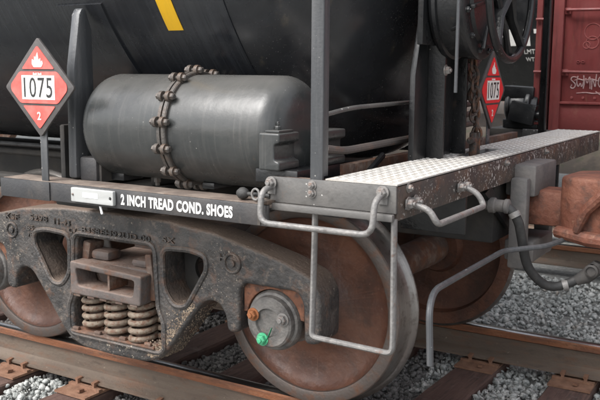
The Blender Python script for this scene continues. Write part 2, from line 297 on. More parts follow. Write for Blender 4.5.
def stones(name, x0, x1, y0, y1, n, s0, s1, seed, m, zbase, keep=None):
    r = np.random.default_rng(seed)
    t = (1+5**.5)/2
    iv = np.array([(-1,t,0),(1,t,0),(-1,-t,0),(1,-t,0),(0,-1,t),(0,1,t),(0,-1,-t),(0,1,-t),(t,0,-1),(t,0,1),(-t,0,-1),(-t,0,1)])/1.9
    fc = np.array([(0,11,5),(0,5,1),(0,1,7),(0,7,10),(0,10,11),(1,5,9),(5,11,4),(11,10,2),(10,7,6),(7,1,8),(3,9,4),(3,4,2),(3,2,6),(3,6,8),(3,8,9),(4,9,5),(2,4,11),(6,2,10),(8,6,7),(9,8,1)])
    pos = np.stack([r.uniform(x0,x1,n), r.uniform(y0,y1,n), np.zeros(n)], 1)
    if keep is not None: pos = pos[keep(pos)]
    off = np.abs((pos[:,0]-.08+.2765) % .553 - .2765); pos = pos[(off > .128) | (np.abs(pos[:,1]) > 1.30) | (r.random(len(pos)) < .01)]
    n = len(pos); size = s0+(s1-s0)*r.random(n)**1.5
    pos[:,2] = zbase - .006*(np.abs(pos[:,1])<.72) + r.uniform(-.4,.8,n)*size + .012*np.sin(pos[:,0]*5)*np.sin(pos[:,1]*6)
    V = iv[None]*(1+r.uniform(-.42,.36,(n,12,1)))*r.uniform(.5,1.25,(n,1,3))
    q = r.normal(size=(n,4)); q /= np.linalg.norm(q, axis=1, keepdims=True); a,b,c,d = q.T
    Rm = np.stack([1-2*(c*c+d*d),2*(b*c-a*d),2*(b*d+a*c),2*(b*c+a*d),1-2*(b*b+d*d),2*(c*d-a*b),2*(b*d-a*c),2*(c*d+a*b),1-2*(b*b+c*c)],1).reshape(n,3,3)
    V = np.einsum('nij,nkj->nki', Rm, V)*size[:,None,None] + pos[:,None]
    F = fc[None]+12*np.arange(n)[:,None,None]
    me = bpy.data.meshes.new(name); me.vertices.add(n*12); me.vertices.foreach_set('co', V.reshape(-1))
    me.loops.add(n*60); me.loops.foreach_set('vertex_index', F.reshape(-1).astype(np.int32))
    me.polygons.add(n*20); me.polygons.foreach_set('loop_start', np.arange(0,n*60,3,dtype=np.int32)); me.update()
    return tag(link(name, me, m), kind='stuff')
tag(stones('ballast', -4.2, 4.6, -2.3, -.80, 34000, .007, .022, 1, 'ballast', -.258), 'grey crushed stone ballast in front of the near rail', 'ballast')
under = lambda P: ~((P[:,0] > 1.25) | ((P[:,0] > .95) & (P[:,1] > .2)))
tag(stones('ballast', -4.2, 1.25, -.80, .9, 19000, .008, .022, 2, 'dark_ballast', -.262, under), 'dark grey ballast between the rails under the car', 'ballast')
tag(stones('ballast', .95, 4.6, -.80, .95, 17000, .007, .022, 3, 'ballast', -.258, lambda P: ~under(P)), 'grey ballast between the rails beyond the car end', 'ballast')
tag(stones('ballast', -4.2, 6, .95, 3.2, 20000, .010, .025, 4, 'ballast', -.255), 'grey ballast past the far rail', 'ballast')

# rails
def rail_profile():
    return [(-.076,-.185),(.076,-.185),(.076,-.174),(.03,-.160),(.0095,-.142),(.0088,-.06),(.012,-.048),(.036,-.04),(.0375,-.015)], [(-.0375,-.015),(-.036,-.04),(-.012,-.048),(-.0088,-.06),(-.0095,-.142),(-.03,-.160),(-.076,-.174)]
def rail(yc, label, x0=-22, x1=14):
    t = thing('rail', label, 'rail', 'rails of the track')
    def ext(prof, closed=True):
        b = MB(); n = len(prof); xs = [x0, -4, -1, 1, 4, x1]
        vs = [(x, yc+q[0], q[1]) for x in xs for q in prof]
        fs = [(i*n+k, i*n+(k+1) % n, (i+1)*n+(k+1) % n, (i+1)*n+k) for i in range(len(xs)-1) for k in range(n)]
        fs += [tuple(range(n)), tuple((len(xs)-1)*n+k for k in range(n))]
        return b.add(vs, fs)
    ext([(-.076,-.185),(.076,-.185),(.076,-.174),(.03,-.160),(.0095,-.142),(.0088,-.052),(-.0088,-.052),(-.0095,-.142),(-.03,-.160),(-.076,-.174)]).build('web_and_base', 'railside', t)
    ext([(.0125,-.054),(.036,-.043),(.0375,-.012),(.033,-.005),(-.033,-.005),(-.0375,-.012),(-.036,-.043),(-.0125,-.054)]).build('rail_head', 'railhead', t)
    ext([(.0325,-.006),(.026,-.002),(.012,0),(-.012,0),(-.026,-.002),(-.0325,-.006)]).build('running_surface', 'railtop', t)
    return t
rail(-.755, 'near rail with orange rust head, under the truck springs')
rail(.755, 'far rail with shiny top, right of the near wheel')

# ties with plates and spikes
tp = MB(); tp.bx(-.115,.115,-.205,.205,0,.012).bx(-.115,.115,-.105,-.080,.012,.024).bx(-.115,.115,.080,.105,.012,.024); TP = tp.mesh('tie_plate')
sk = MB(); sk.bx(-.008,.008,-.008,.008,-.02,.045).box((0,.008,.048),(.024,.036,.014),(R(8),0,0)); SK = sk.mesh('spike')
tm = []
for k in range(3):
    b = MB(); n = 9; vs = []
    for i in range(n+1):
        y = -1.28+2.56*i/n
        for (x, z) in ((-.112,-.17),(.112,-.17),(.114,-.012),(.104,0),(-.104,0),(-.114,-.012)):
            vs.append((x+rng.uniform(-.005,.005), y, z+(rng.uniform(-.006,.002) if z > -.1 else 0)))
    fs = [(i*6+j, i*6+(j+1) % 6, (i+1)*6+(j+1) % 6, (i+1)*6+j) for i in range(n) for j in range(6)]+[tuple(range(6)), tuple(n*6+j for j in range(6))]
    tm.append(b.add(vs, fs).mesh('railroad_tie', 30))
TIE_LAB = {-2:'leftmost tie with a rusty plate at the bottom left corner', -1:'brown tie and rusty plate at the bottom, beneath the springs', 0:'tie at the bottom edge, just right of the springs',
           2:'brown tie behind the right wheel, second from the right', 3:'brown tie nearest the right edge, with plate on the far rail', 4:'tie past the right end of the coupler'}
for i, k in enumerate(range(-6, 6)):
    xc = .08+.553*k
    t = link('railroad_tie', tm[i % 3], 'tie'); t.location = (xc, 0, TIE_TOP-.012); t.rotation_euler[2] = rng.uniform(-.02,.02)
    lab = TIE_LAB.get(k)
    if lab: tag(t, lab, 'tie', 'ties of the track')
    else: tag(t, 'dark timber tie under the tank car, deep in shade', 'tie', 'ties of the track')
    for yc in (-.755, .755):
        pl = link('tie_plate', TP, 'tieplate', t, (0, yc, .001))
        for (sx, sy) in ((-.06,-.088),(.065,-.090),(-.065,.088),(.06,.091),(.03,-.15),(-.03,.15)):
            s = link('spike', SK, 'tieplate', pl, (sx, sy, .0 if abs(sy) < .1 else -.025), (0, 0, R(0 if sy < 0 and abs(sy) < .1 else 180)+rng.uniform(-.15,.15)))

# ------------------------------------------------------------------ tank car body
TZ, TR = 2.56, 1.51
car = thing('tank_car', 'black tank car whose near end and truck fill the picture', 'tank car')
prof = [(TR, x) for x in np.linspace(-15, .76, 24)]
shell = MB().lathe([(0,-15.6)]+prof, (0,0,TZ), 'X', 128).build('tank_shell', 'tank', car)
hd = [(TR*math.cos(a), .772+.60*math.sin(a)) for a in np.linspace(0, math.pi/2-.001, 26)]+[(0,1.372)]
head = MB().lathe(hd, (0,0,TZ), 'X', 128).build('tank_head', 'tank_end', car)
tag(head, 'dusty speckled domed end of the tank')
def ring(x0, x1, r, a0, a1, n=40, th=.004):
    b = MB(); vs = []
    for i in range(n+1):
        A = R(a0+(a1-a0)*i/n)
        for (x, rr) in ((x0, r), (x1, r), (x1, r+th), (x0, r+th)): vs.append((x, -rr*math.cos(A), TZ+rr*math.sin(A)))
    fs = [(i*4+j, i*4+(j+1) % 4, (i+1)*4+(j+1) % 4, (i+1)*4+j) for i in range(n) for j in range(4)]+[(0,1,2,3), tuple(n*4+j for j in range(4))]
    return b.add(vs, fs)
ring(.756, .778, TR-.001, -95, 30, 60, .005).build('weld_seam', 'tank', shell)
ring(-.115, .15, TR-.001, -46, -31.5, 20, .012).build('saddle_pad', 'tank', shell)
ring(-1.62, -1.60, TR-.001, -95, 0, 40, .004).build('weld_seam', 'tank', shell)
ring(.445, .524, TR+.0005, -36.8, -10, 24, .002).build('yellow_stripe', 'yellow', shell)
# tank bottom support, centre sill, bolster
MB().bx(-14, 1.55, -.28, .28, .72, .99).build('centre_sill', 'under', car, .01)
MB().bx(-.16, .16, -1.30, 1.30, .885, .95).bx(-.12, -.09, -1.3, 1.3, .95, 1.25).bx(.10, .13, -.95, .95, .95, 1.2).build('body_bolster', 'under', car, .008)
# wing post (strut) with tapered top against the tank
def strut(ysign):
    b = MB()
    outer = [(-1.392,1.03),(-1.385,1.50),(-1.345,1.725),(-1.328,1.752),(-1.305,1.748),(-1.272,1.66),(-1.268,1.03)]
    vs = [(x, ysign*-q[0], q[1]) for x in (.025,.075) for q in outer]; n = len(outer)
    fs = [tuple(range(n)), tuple(n+k for k in range(n))]+[(k,(k+1) % n,n+(k+1) % n,n+k) for k in range(n)]
    return b.add(vs, fs)
strut(-1).build('saddle_post', 'post', car, .012)
strut(1).build('saddle_post', 'post', car, .012)
MB().bx(.075, .175, -1.375, -1.25, 1.02, 1.125).build('post_foot', 'sill', car, .012)
MB().bx(.175, .19, -1.36, -.9, 1.02, 1.14).build('gusset_plate', 'under', car, .003)

# near side sill
sl = MB().bx(-.275, 1.128, -1.50, -1.488, .945, 1.022).build('side_sill', 'sill', car, .003)
MB().bx(-.275, 1.128, -1.488, -1.36, 1.010, 1.0235).build('sill_top_flange', 'silltop', sl, .002)
MB().bx(-.274, .03, -1.506, -1.5005, .943, 1.0225).build('doubler_plate', 'sill', sl, .002)
MB().bx(1.085, 1.128, -1.503, -1.36, 1.024, 1.036).bx(1.085,1.098,-1.505,-1.5005,.948,1.03).build('rusty_end_clip', 'flange', sl, .002)
t = link('stencil_lettering', text_mesh('2 INCH TREAD COND. SHOES', .545, .044, .0006, .04, 1.1), 'white', sl, (.430, -1.5012, .9625)); t.rotation_euler = (0, R(.15), 0)
tag(t, 'white stencil reading 2 INCH TREAD COND. SHOES')
MB().bx(-13, -.275, -1.40, -1.33, .98, 1.02).build('running_rod', 'under', sl, .003)
fsl = MB().bx(-.275, 1.128, 1.488, 1.50, .945, 1.022).bx(-.275,1.128,1.36,1.488,1.010,1.022).build('side_sill', 'sill', car, .003)
# brake rods under the tank seen past the wing post
MB().tube([(-6,-.62,1.06),(.0,-.62,1.06)], .014).build('brake_rod', 'black', car)
MB().tube([(-6,-.45,.99),(.9,-.45,.99)], .02).build('train_line_pipe', 'under', car)

# end platform
pf = MB().bx(1.105, 1.60, -1.452, -1.440, 1.028, 1.120).build('platform_side_plate', 'plate', car, .002)
MB().bx(1.105, 1.598, -1.475, -1.4525, 1.003, 1.0275).build('lower_lip', 'plate', pf, .004)
ef = MB().bx(1.590, 1.602, -1.4385, 1.62, 1.003, 1.1175).bx(1.545,1.5895,-1.4385,1.62,1.003,1.012).build('platform_end_fascia', 'fascia', car, .002)
MB().bx(1.10, 1.33, -1.44, -1.40, 1.095, 1.118).bx(1.10,1.14,-1.40,1.4,1.06,1.115).build('platform_inner_frame', 'rustcast', pf, .003)
MB().bx(1.105, 1.60, 1.622, 1.634, 1.003, 1.1195).build('platform_side_plate', 'plate', car, .002)
# walkway: planks either side of the chain slot
wk = MB()
for (x0, x1, y0, y1) in ((1.332,1.602,-1.45,-.42),(1.332,1.602,.02,1.64),(1.332,1.395,-.42,.02),(1.475,1.602,-.42,.02)):
    wk.bx(x0, x1, y0, y1, 1.1215, 1.1265)
wk = wk.build('walkway_plate', 'grating', car)
bt = MB()
for iy in range(96):
    y = -1.435+iy*.032
    for ix in range(8):
        x = 1.348+ix*.034+(.0 if iy % 2 else .006)
        if x > 1.595 or (-.42 < y < .02 and 1.385 < x < 1.485): continue
        o = len(bt.v); a, c, h = .0120, .0075, .0030
        bt.add([(x-a,y,1.1266),(x,y-c,1.1266),(x+a,y,1.1266),(x,y+c,1.1266),(x-.005,y,1.1266+h),(x+.005,y,1.1266+h)], [(0,1,4),(1,5,4),(1,2,5),(2,3,5),(3,4,5),(3,0,4)])
tag(bt.build('raised_grip_tread', 'gratetop', wk, angle=20), kind='stuff')
B10 = hexbolt_mesh(.013, .014); B16 = hexbolt_mesh(.017, .02); BBLK = hexbolt_mesh(.013, .014)
for (x, z) in ((1.28,1.100),(1.28,1.072)): link('bolt', B10, 'boltm', pf, (x, -1.4525, z))
for (y, z) in ((-1.36,1.105),(-.30,1.095),(.35,1.095)): link('bolt', B10, 'boltm', ef, (1.6025, y, z), FACE_X)
for (y, z) in ((-.62,1.06),(-.05,1.04),(.75,1.06)):
    pass

# handrail posts (near and far)
for y, lab in ((-1.43, 'grey square handrail post beside the reservoir'), (1.43, 'black handrail post in front of the red boxcar')):
    hp = MB().bx(1.262, 1.312, y-.007, y+.007, 1.02, 2.6).bx(1.300, 1.312, y-.007, y+.035*(1 if y < 0 else -1), 1.13, 2.6).build('handrail_post', 'post' if y < 0 else 'black', car, .003)
    tag(hp, lab)
# grab irons
gi = MB().tube(rounded([(1.115,-1.455,1.085),(1.115,-1.52,1.075),(1.115,-1.535,.965),(1.555,-1.535,.965),(1.555,-1.52,1.075),(1.555,-1.455,1.095)], .045), .011, 12).build('grab_iron', 'galv', car)
for x in (1.115, 1.555): MB().box((x,-1.456,1.085),(.034,.007,.058)).build('flattened_end', 'galv', gi, .003)
for x in (1.115, 1.555): link('bolt', B16, 'boltm', gi, (x, -1.460, 1.098))
gi = MB().tube(rounded([(1.606,-1.335,1.045),(1.67,-1.335,1.035),(1.70,-1.335,.985),(1.70,-.86,.985),(1.67,-.86,1.035),(1.606,-.86,1.055)], .04), .0115, 12).build('grab_iron', 'galv', car)
for y in (-1.345, -.86): MB().box((1.606,y,1.052),(.007,.085,.036)).build('flattened_end', 'galv', gi, .003)
for y in (-1.375, -1.315, -.89, -.83): link('bolt', B16, 'boltm', gi, (1.610, y, 1.055), FACE_X)
# stirrup step
st = MB().tube(rounded([(1.29,-1.445,1.01),(1.285,-1.45,.60),(1.285,-1.455,.556),(1.60,-1.455,.550),(1.60,-1.45,.60),(1.592,-1.445,1.01)], .05), .0145, 10, flat=.7).build('stirrup_step', 'galv', car)
tag(st, 'pale steel stirrup step hanging in front of the right wheel')
# uncoupling lever
MB().tube(rounded([(1.88,0,.76),(1.80,-.30,.74),(1.67,-.5,.74),(1.67,-1.27,.74),(1.69,-1.36,.70),(1.70,-1.36,.50)], .05), .012, 10).build('uncoupling_lever', 'post', car)
# end sill structure under the platform
MB().bx(1.30, 1.585, -.75, -.73, .84, 1.10).bx(1.30,1.585,.70,.72,.84,1.10).bx(1.28,1.36,-1.38,1.38,.98,1.09).build('end_bracket', 'black', car, .004)
MB().add([(1.56,-.42,1.0),(1.56,-.05,.78),(1.56,-.12,.76),(1.56,-.50,.98),(1.58,-.42,1.0),(1.58,-.05,.78),(1.58,-.12,.76),(1.58,-.50,.98)],[(0,1,2,3),(4,5,6,7),(0,1,5,4),(1,2,6,5),(2,3,7,6),(3,0,4,7)]).build('diagonal_brace', 'black', car)
MB().bx(1.56, 1.70, -.16, .20, .93, 1.075).bx(1.60,1.68,-.22,-.161,.60,1.02).bx(1.60,1.68,.201,.27,.60,1.02).bx(1.56,1.70,-.14,.20,.62,.72).build('striker', 'greycast', car, .012)
# bent handrail pipes at the end
MB().tube(rounded([(1.24,-1.31,1.335),(1.24,-1.1,1.355),(1.24,-.5,1.362)], .25), .009, 10).build('end_handrail', 'plate', car)
MB().tube(rounded([(1.25,-1.31,1.215),(1.25,-1.17,1.196),(1.25,-.5,1.205)], .06), .015, 10).build('end_pipe', 'brownsteel', car)
MB().tube([(1.15,-.62,1.13),(1.15,-.95,.98)], .014, 8).build('end_pipe', 'black', car)
for z, y1 in ((1.19,.62),(1.245,.6),(1.30,.58)): MB().tube([(1.12,-.05,z),(1.12,y1,z+.02)], .016, 10).build('end_pipe', 'brownsteel', car)

# ------------------------------------------------------------------ brake reservoir
rv = thing('brake_reservoir', 'large gunmetal grey brake reservoir lying on the side sill', 'reservoir')
RX0, RX1, RFX, RY, RZ, RRad = .105, 1.125, .60, -1.225, 1.258, .218
def dome(x0, x1, flip):
    L = x1-x0; d = .11; pr = [(RRad, 0)]
    for k in range(1, 15):
        A = math.pi/2*k/14; pr.append((RRad*(math.cos(A)**.55 if k < 14 else 0), L-d+d*math.sin(A)))
    return [(r, (x0+a) if not flip else (x1-a)) for r, a in pr]
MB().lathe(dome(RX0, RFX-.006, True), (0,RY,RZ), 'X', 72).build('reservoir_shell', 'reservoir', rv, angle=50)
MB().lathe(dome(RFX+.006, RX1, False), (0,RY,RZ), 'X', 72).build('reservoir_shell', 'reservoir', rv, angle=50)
fl = MB().lathe([(RRad-.03,-.022),(RRad+.010,-.022),(RRad+.014,-.018),(RRad+.014,-.004),(RRad+.004,-.003),(RRad+.004,.003),(RRad+.014,.004),(RRad+.014,.018),(RRad+.010,.022),(RRad-.03,.022)], (RFX,RY,RZ), 'X', 72).build('bolted_flange', 'flange', rv)
lug = MB().lathe([(.021,-.026),(.021,-.010)], (0,0,0), 'X', 14).lathe([(.021,.010),(.021,.026)], (0,0,0), 'X', 14).lathe([(.009,-.012),(.009,.012)], (0,0,0), 'X', 10).lathe([(.014,-.026),(.014,-.040),(.010,-.044)], (0,0,0), 'X', 6).lathe([(.014,.026),(.014,.040),(.010,.044)], (0,0,0), 'X', 6)
lug = lug.mesh('flange_bolt')
for k in range(14):
    A = 2*math.pi*(k+.35)/14; link('flange_bolt', lug, 'flange', fl, (RFX, RY-(RRad+.018)*math.cos(A), RZ+(RRad+.018)*math.sin(A)))
MB().lathe([(.016,0),(.016,-.02),(.011,-.022),(.011,-.035)], (.40,RY-.02,RZ-RRad+.004), 'Z', 6).build('drain_plug', 'flange', rv)
# slotted mounting brackets at the right end
def cbracket(y, x):
    lp = fillet([(-.088,-.065),(.0,-.065),(.0,-.035),(-.022,-.028),(-.022,.028),(.0,.035),(.0,.068),(-.088,.068)], .008, 3)
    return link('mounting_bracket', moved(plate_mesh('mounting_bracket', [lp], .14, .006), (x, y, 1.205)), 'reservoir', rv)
b1 = cbracket(-1.385, 1.145); b2 = cbracket(-1.13, 1.20)
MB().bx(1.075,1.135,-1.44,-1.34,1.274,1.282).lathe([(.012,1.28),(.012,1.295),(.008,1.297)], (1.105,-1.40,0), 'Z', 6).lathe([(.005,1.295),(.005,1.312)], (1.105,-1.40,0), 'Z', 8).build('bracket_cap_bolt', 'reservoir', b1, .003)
for q_ in ((1.02,1.20,-1.42,-1.10,1.09,1.14),(.18,.26,-1.30,-1.08,1.024,1.06),(.68,.74,-1.30,-1.12,1.024,1.05)): MB().bx(*q_).build('reservoir_cradle', 'black', rv, .004)
# release valve knob near the sill end
rk = thing('release_knob', 'small black release knob with steel ring at the right end of the sill', 'knob')
MB().lathe([(0,-.024),(.012,-.022),(.021,-.010),(.023,.002),(.018,.016),(.008,.024),(.008,.12),(0,.12)], (.985,-1.45,1.048), 'X', 18).build('knob', 'rubber', rk)
MB().tube([(1.055+.016*math.cos(a), -1.47, 1.052+.02*math.sin(a)) for a in np.linspace(0, 2*math.pi, 16, endpoint=False)], .0045, 8, True).build('ring', 'galv', rk)

# ------------------------------------------------------------------ transponder tag on the sill
tg = thing('transponder_tag', 'small light grey transponder tag with white label, bolted to the side sill', 'tag')
lp = fillet([(0,0),(.234,0),(.234,.059),(0,.059)], .006, 3)
slot = fillet([(.008,.022),(.024,.022),(.024,.034),(.008,.034)], .006, 3); hole = [(.218+.006*math.cos(a), .028+.006*math.sin(a)) for a in np.linspace(0, 2*math.pi, 14, endpoint=False)]
link('tag_case', plate_mesh('tag_case', [lp, hole], .018, .003), 'tag', tg, (.170, -1.5095, .9565))
MB().bx(.238, .322, -1.5197, -1.5187, .979, .999).build('white_label', 'label', tg)
MB().lathe([(.004,0),(.004,-.014),(.0025,-.016)], (.388,-1.5055,.9845), 'Y', 10).build('mounting_bolt', 'ink', tg)
MB().lathe([(.0045,0),(.0045,-.004),(.003,-.005)], (.182,-1.5185,.9875), 'Y', 10).build('mounting_bolt', 'boltm', tg)
MB().tube([(.305,-1.49,.948),(.325,-1.50,.915)], .005, 8).build('tag_tie', 'label', tg)

# ------------------------------------------------------------------ placards
def placard(loc, rot, label, red, post):
    t = thing('hazard_placard', label, 'placard', 'flammable gas placards'); t.location = loc; t.rotation_euler = rot
    H = .207; dm = [(0,-H),(H,0),(0,H),(-H,0)]
    link('placard_holder', plate_mesh('placard_holder', [fillet(dm, .012, 3)], .012, .002), 'holder', t, (0,0,0))
    i = H-.030; z1, z0 = .066, -.066; gap = .010
    tri = lambda s: fillet([(-(i-(z1+gap))+.004, s*(z1+gap)), ((i-(z1+gap))-.004, s*(z1+gap)), (0, s*(i-.004))], .010, 3)
    hexa = fillet([(-(i-z1),z1),((i-z1),z1),(i-.01,.012),(i-.01,-.012),((i+z0),z0),(-(i+z0),z0),(-i+.01,-.012),(-i+.01,.012)], .012, 3)
    for lp in (tri(1), tri(-1), hexa): link('red_panel', plate_mesh('red_panel', [lp], .003, 0), red, t, (0,-.008,0))
    MB().bx(-.098,.098,-.0112,-.0098,-.050,.050).build('number_panel', 'whitep', t)
    me = text_mesh('1075', .168, .083, .0006, -.002, 1.1); link('number', me, 'ink', t, (-.084,-.0120,-.0415))
    link('class_digit', text_mesh('2', .022, .034, .0006, .02), 'whitep', t, (-.011,-.0105,-.135))
    fl = [(-.022,.084),(.024,.084),(.034,.098),(.030,.112),(.022,.104),(.020,.122),(.010,.112),(.004,.146),(-.010,.122),(-.016,.130),(-.018,.110),(-.030,.118),(-.032,.098)]
    f = link('flame_symbol', plate_mesh('flame_symbol', [fillet(fl, .003, 2)], .0012, 0), 'whitep', t, (0,-.0105,0))
    for dx in (-.016, .012): link('flame_base', plate_mesh('flame_base', [fillet([(dx-.012,.052),(dx+.012,.052),(dx+.010,.062),(dx-.002,.056),(dx-.010,.063)], .002, 2)], .0012, 0), 'whitep', t, (0,-.0105,0))
    if post: MB().bx(-.020,.020,.007,.015,-.395,-.15).build('placard_post', 'post', t, .002)
    return t
placard((-.018,-1.49,1.4175), (0,0,0), 'red and white 1075 placard on a post at the left, in front of the tank', 'redp', True)
placard((1.30,.365,1.40), FACE_X, 'red and white 1075 placard behind the brake chain, left of the boxcar', 'redp2', True)

# ------------------------------------------------------------------ truck
trk = thing('rail_truck', 'grey cast steel truck with springs and rusty wheels under the tank car', 'truck')
def side_frame(yf, s):
    """yf: outer face, s: +1 means the body lies towards +Y"""
    half = [(0,.838),(.33,.832),(.60,.806),(.80,.76),(.96,.72),(1.09,.67),(1.13,.60),(1.13,.40),(1.055,.39),(1.05,.56),(1.02,.605),(.76,.605),(.735,.57),(.735,.385),(.67,.375),(.66,.45),(.625,.498),(.575,.505),(.535,.485),(.45,.38),(.35,.25),(.29,.185),(.20,.152),(0,.146)]
    out = half+[(-x,z) for x,z in half[-2:0:-1]]
    win = [(-.232,.70),(.232,.70),(.245,.42),(.275,.36),(.275,.225),(-.275,.225),(-.275,.36),(-.245,.42)]
    tri = [(.30,.70),(.45,.708),(.525,.69),(.53,.635),(.425,.462),(.36,.455),(.305,.52)]
    tril = [(-x+.022,z) for x,z in tri][::-1]; tri = [(x+.022,z) for x,z in tri]; win = [(x+.015,z) for x,z in win]
    loops = [fillet(out,.03,3), fillet(win,.02,3), fillet(tri,.045,4), fillet(tril,.045,4)]
    fr = link('side_frame', moved(plate_mesh('side_frame', loops, .17, .015), (0, yf+s*.085, 0)), 'frame', trk)
    # rounded lips round the openings
    for lp, off in ((tri,.02),(tril,.02),(win,.012)):
        cx = sum(p[0] for p in lp)/len(lp); cz = sum(p[1] for p in lp)/len(lp)
        L = fillet([(cx+(x-cx)*1.10, cz+(z-cz)*1.07) for x,z in lp], .05, 4)
        MB().tube([(x, yf+s*.004, z) for x,z in L], .014, 8, True).build('opening_lip', 'frame', fr)
    L = [(x,z) for x,z in fillet(out,.03,3)]
    # inner wall with oval lightening holes
    for sx in (1,-1):
        ov = [(sx*.44+.055*math.cos(a), .60+.062*math.sin(a)) for a in np.linspace(0, 2*math.pi, 24, endpoint=False)]
        ol = [(sx*.29,.72),(sx*.58,.72),(sx*.58,.45),(sx*.29,.45)]
        link('inner_wall', plate_mesh('inner_wall', [ol, ov], .02, 0), 'under', fr, (0, yf+s*.155, 0))
    return fr
sf = side_frame(-1.125, 1); side_frame(1.125, -1)
# mud caked on the outer face of the lower right diagonal
r2 = np.random.default_rng(5); mud = MB()
edge = [Vector(q) for q in ((.20,.152),(.29,.185),(.35,.25),(.45,.38),(.535,.485))]
for k in range(1500):
    t = r2.uniform(.3,3.75); a, b = edge[int(t)], edge[int(t)+1]; q = a.lerp(b, t-int(t)); d = (b-a).normalized(); nrm = Vector((-d.y, d.x))
    s = r2.uniform(.0016,.0052)
    if r2.random() < .5: q = q + nrm*(.016+abs(r2.normal(0,.024))); y = -1.126
    else: q = q + nrm*r2.uniform(-.001,.002); y = r2.uniform(-1.10,-.965)
    v = [Vector((q.x,y,q.y))+Vector(e)*s*r2.uniform(.6,1.3) for e in ((1,0,0),(-1,0,0),(0,.6,0),(0,-.6,0),(0,0,1),(0,0,-1))]
    mud.add(v, [(0,2,4),(2,1,4),(1,3,4),(3,0,4),(2,0,5),(1,2,5),(3,1,5),(0,3,5)])
tag(mud.build('caked_mud', 'muddy', sf, angle=60), kind='stuff')
# raised cast lettering and bosses
for body, x, z, wd, h in (('KSF',-.735,.742,.10,.030),('5298',-.555,.752,.125,.030),('11-43',-.385,.748,.11,.030),('CV',-.285,.715,.05,.026),('0',-.275,.677,.02,.024),
                          ('B3S8EH92UD 00',-.20,.727,.43,.027),('SX',.30,.735,.07,.026),('85',-.58,.70,.05,.024),('7B',-.575,.665,.04,.024),('H',.615,.69,.03,.03)):
    link('cast_lettering', text_mesh(body, wd, h, .0045, .015), 'frame', sf, (x+.02, -1.128, z))
for x, z, r in ((-.675,.685,.036),(.70,.685,.040)):
    MB().tube([(x+r*math.cos(a), -1.127, z+r*math.sin(a)) for a in np.linspace(0, 2*math.pi, 28, endpoint=False)], .007, 8, True).lathe([(.016,-1.127),(.016,-1.135),(.01,-1.137)], (x,0,z), 'Y', 18).build('cast_boss', 'frame', sf)
# bolster
bo = MB().bx(-.215, .215, -1.10, 1.10, .55, .585).bx(-.215,.215,-1.0,1.0,.45,.55).bx(-.2,.2,-.75,.75,.58,.70).build('truck_bolster', 'bolster', trk, .012)
tag(bo, 'dusty rust-brown bolster end with an open pocket above the springs')
outl = fillet([(-.225,.43),(.215,.43),(.225,.57),(-.225,.59)], .012, 3); pk = fillet([(-.175,.475),(.172,.470),(.182,.545),(-.19,.558)], .016, 3)
link('pocket_frame', plate_mesh('pocket_frame', [outl, pk], .13, .008), 'bolster', bo, (0,-1.105,0))
MB().bx(-.2,.2,-1.03,-1.02,.44,.57).bx(.005,.017,-1.155,-1.03,.475,.55).build('pocket_back', 'rustcast', bo)
MB().tube([(-.09,-1.06,.50),(-.09,-1.02,.52)], [.05,.03], 14).build('pocket_boss', 'bolster', bo)
MB().bx(-.18,-.06,-1.08,-.98,.586,.635).build('wedge_stop', 'bolster', bo, .02); MB().bx(.09,.19,-1.09,-.98,.586,.625).build('wedge_stop', 'bolster', bo, .018)
MB().box((-.20,-1.04,.62),(.05,.10,.11),(0,.2,0)).build('friction_wedge', 'rustcast', bo, .01); MB().box((.215,-1.04,.55),(.04,.12,.22),(0,-.12,0)).build('friction_wedge', 'rustcast', bo, .01)
for x in (-.19,-.10,-.02,.08,.17): MB().box((x,-1.15,.428),(.045,.03,.018)).build('spring_lug', 'rustcast', bo, .004)
# springs
sp = MB(); turns = 5.3; N = int(turns*16)
def helix(r, wr, h, tn): return [(r*math.cos(2*math.pi*tn*k/N), r*math.sin(2*math.pi*tn*k/N), wr+(h-2*wr)*min(1,max(0,(k/N-.03)/.94))) for k in range(N+1)]
OUT = MB().tube(helix(.060,.0145,.200,4.7), .0145, 8).mesh('coil_spring', 60); INN = MB().tube(helix(.032,.009,.20,8), .009, 6).mesh('inner_coil', 60)
for (x, y, a) in ((-.168,-1.055,0),(-.012,-1.065,1.2),(.150,-1.075,2.6),(-.165,-.90,.4),(0,-.90,2),(.165,-.90,3.3),(.232,-.985,1.0)):
    s = link('coil_spring', OUT, 'spring', trk, (x, y, .232), (0,0,a)); link('inner_coil', INN, 'rustcast', s)
MB().bx(-.265,.265,-1.14,-.80,.2255,.238).build('spring_seat', 'rustcast', trk, .004)
for x in (-.235,-.09,.07,.225): MB().bx(x-.020,x+.020,-1.140,-1.12,.236,.254).build('seat_lug', 'rustcast', trk, .006)
# wheels and axles
def wheel_parts(par, s):
    o = (0, s*.822, 0)                     # outer rim face
    i = -s                                 # towards the car's centre line
    pl = [(.395,i*.012),(.385,i*.035),(.345,i*.052),(.25,i*.060),(.18,i*.040),(.150,i*.010),(.135,i*.0),(.092,i*-.004),(.088,i*.06)]
    a = MB().lathe(pl, o, 'Y', 72, False).build('wheel_plate', 'wheel', par, angle=60)
    MB().lathe([(.3952,i*.0125),(.398,i*.003),(.405,0),(.442,0),(.449,i*.003),(.4532,i*.010)], o, 'Y', 96, False).build('wheel_rim', 'rim', par, angle=30)
    MB().lathe([(.453,i*.010),(.457,i*.045),(.459,i*.095),(.468,i*.108),(.484,i*.118),(.486,i*.128),(.480,i*.140),(.468,i*.146)], o, 'Y', 96, False).build('wheel_tread', 'tread', par, angle=50)
    MB().lathe([(.468,i*.146),(.40,i*.146),(.388,i*.10),(.35,i*.085),(.25,i*.09),(.16,i*.10),(.14,i*.146),(.088,i*.15)], o, 'Y', 72, False).build('wheel_back', 'wheel', par, angle=50)
    return a
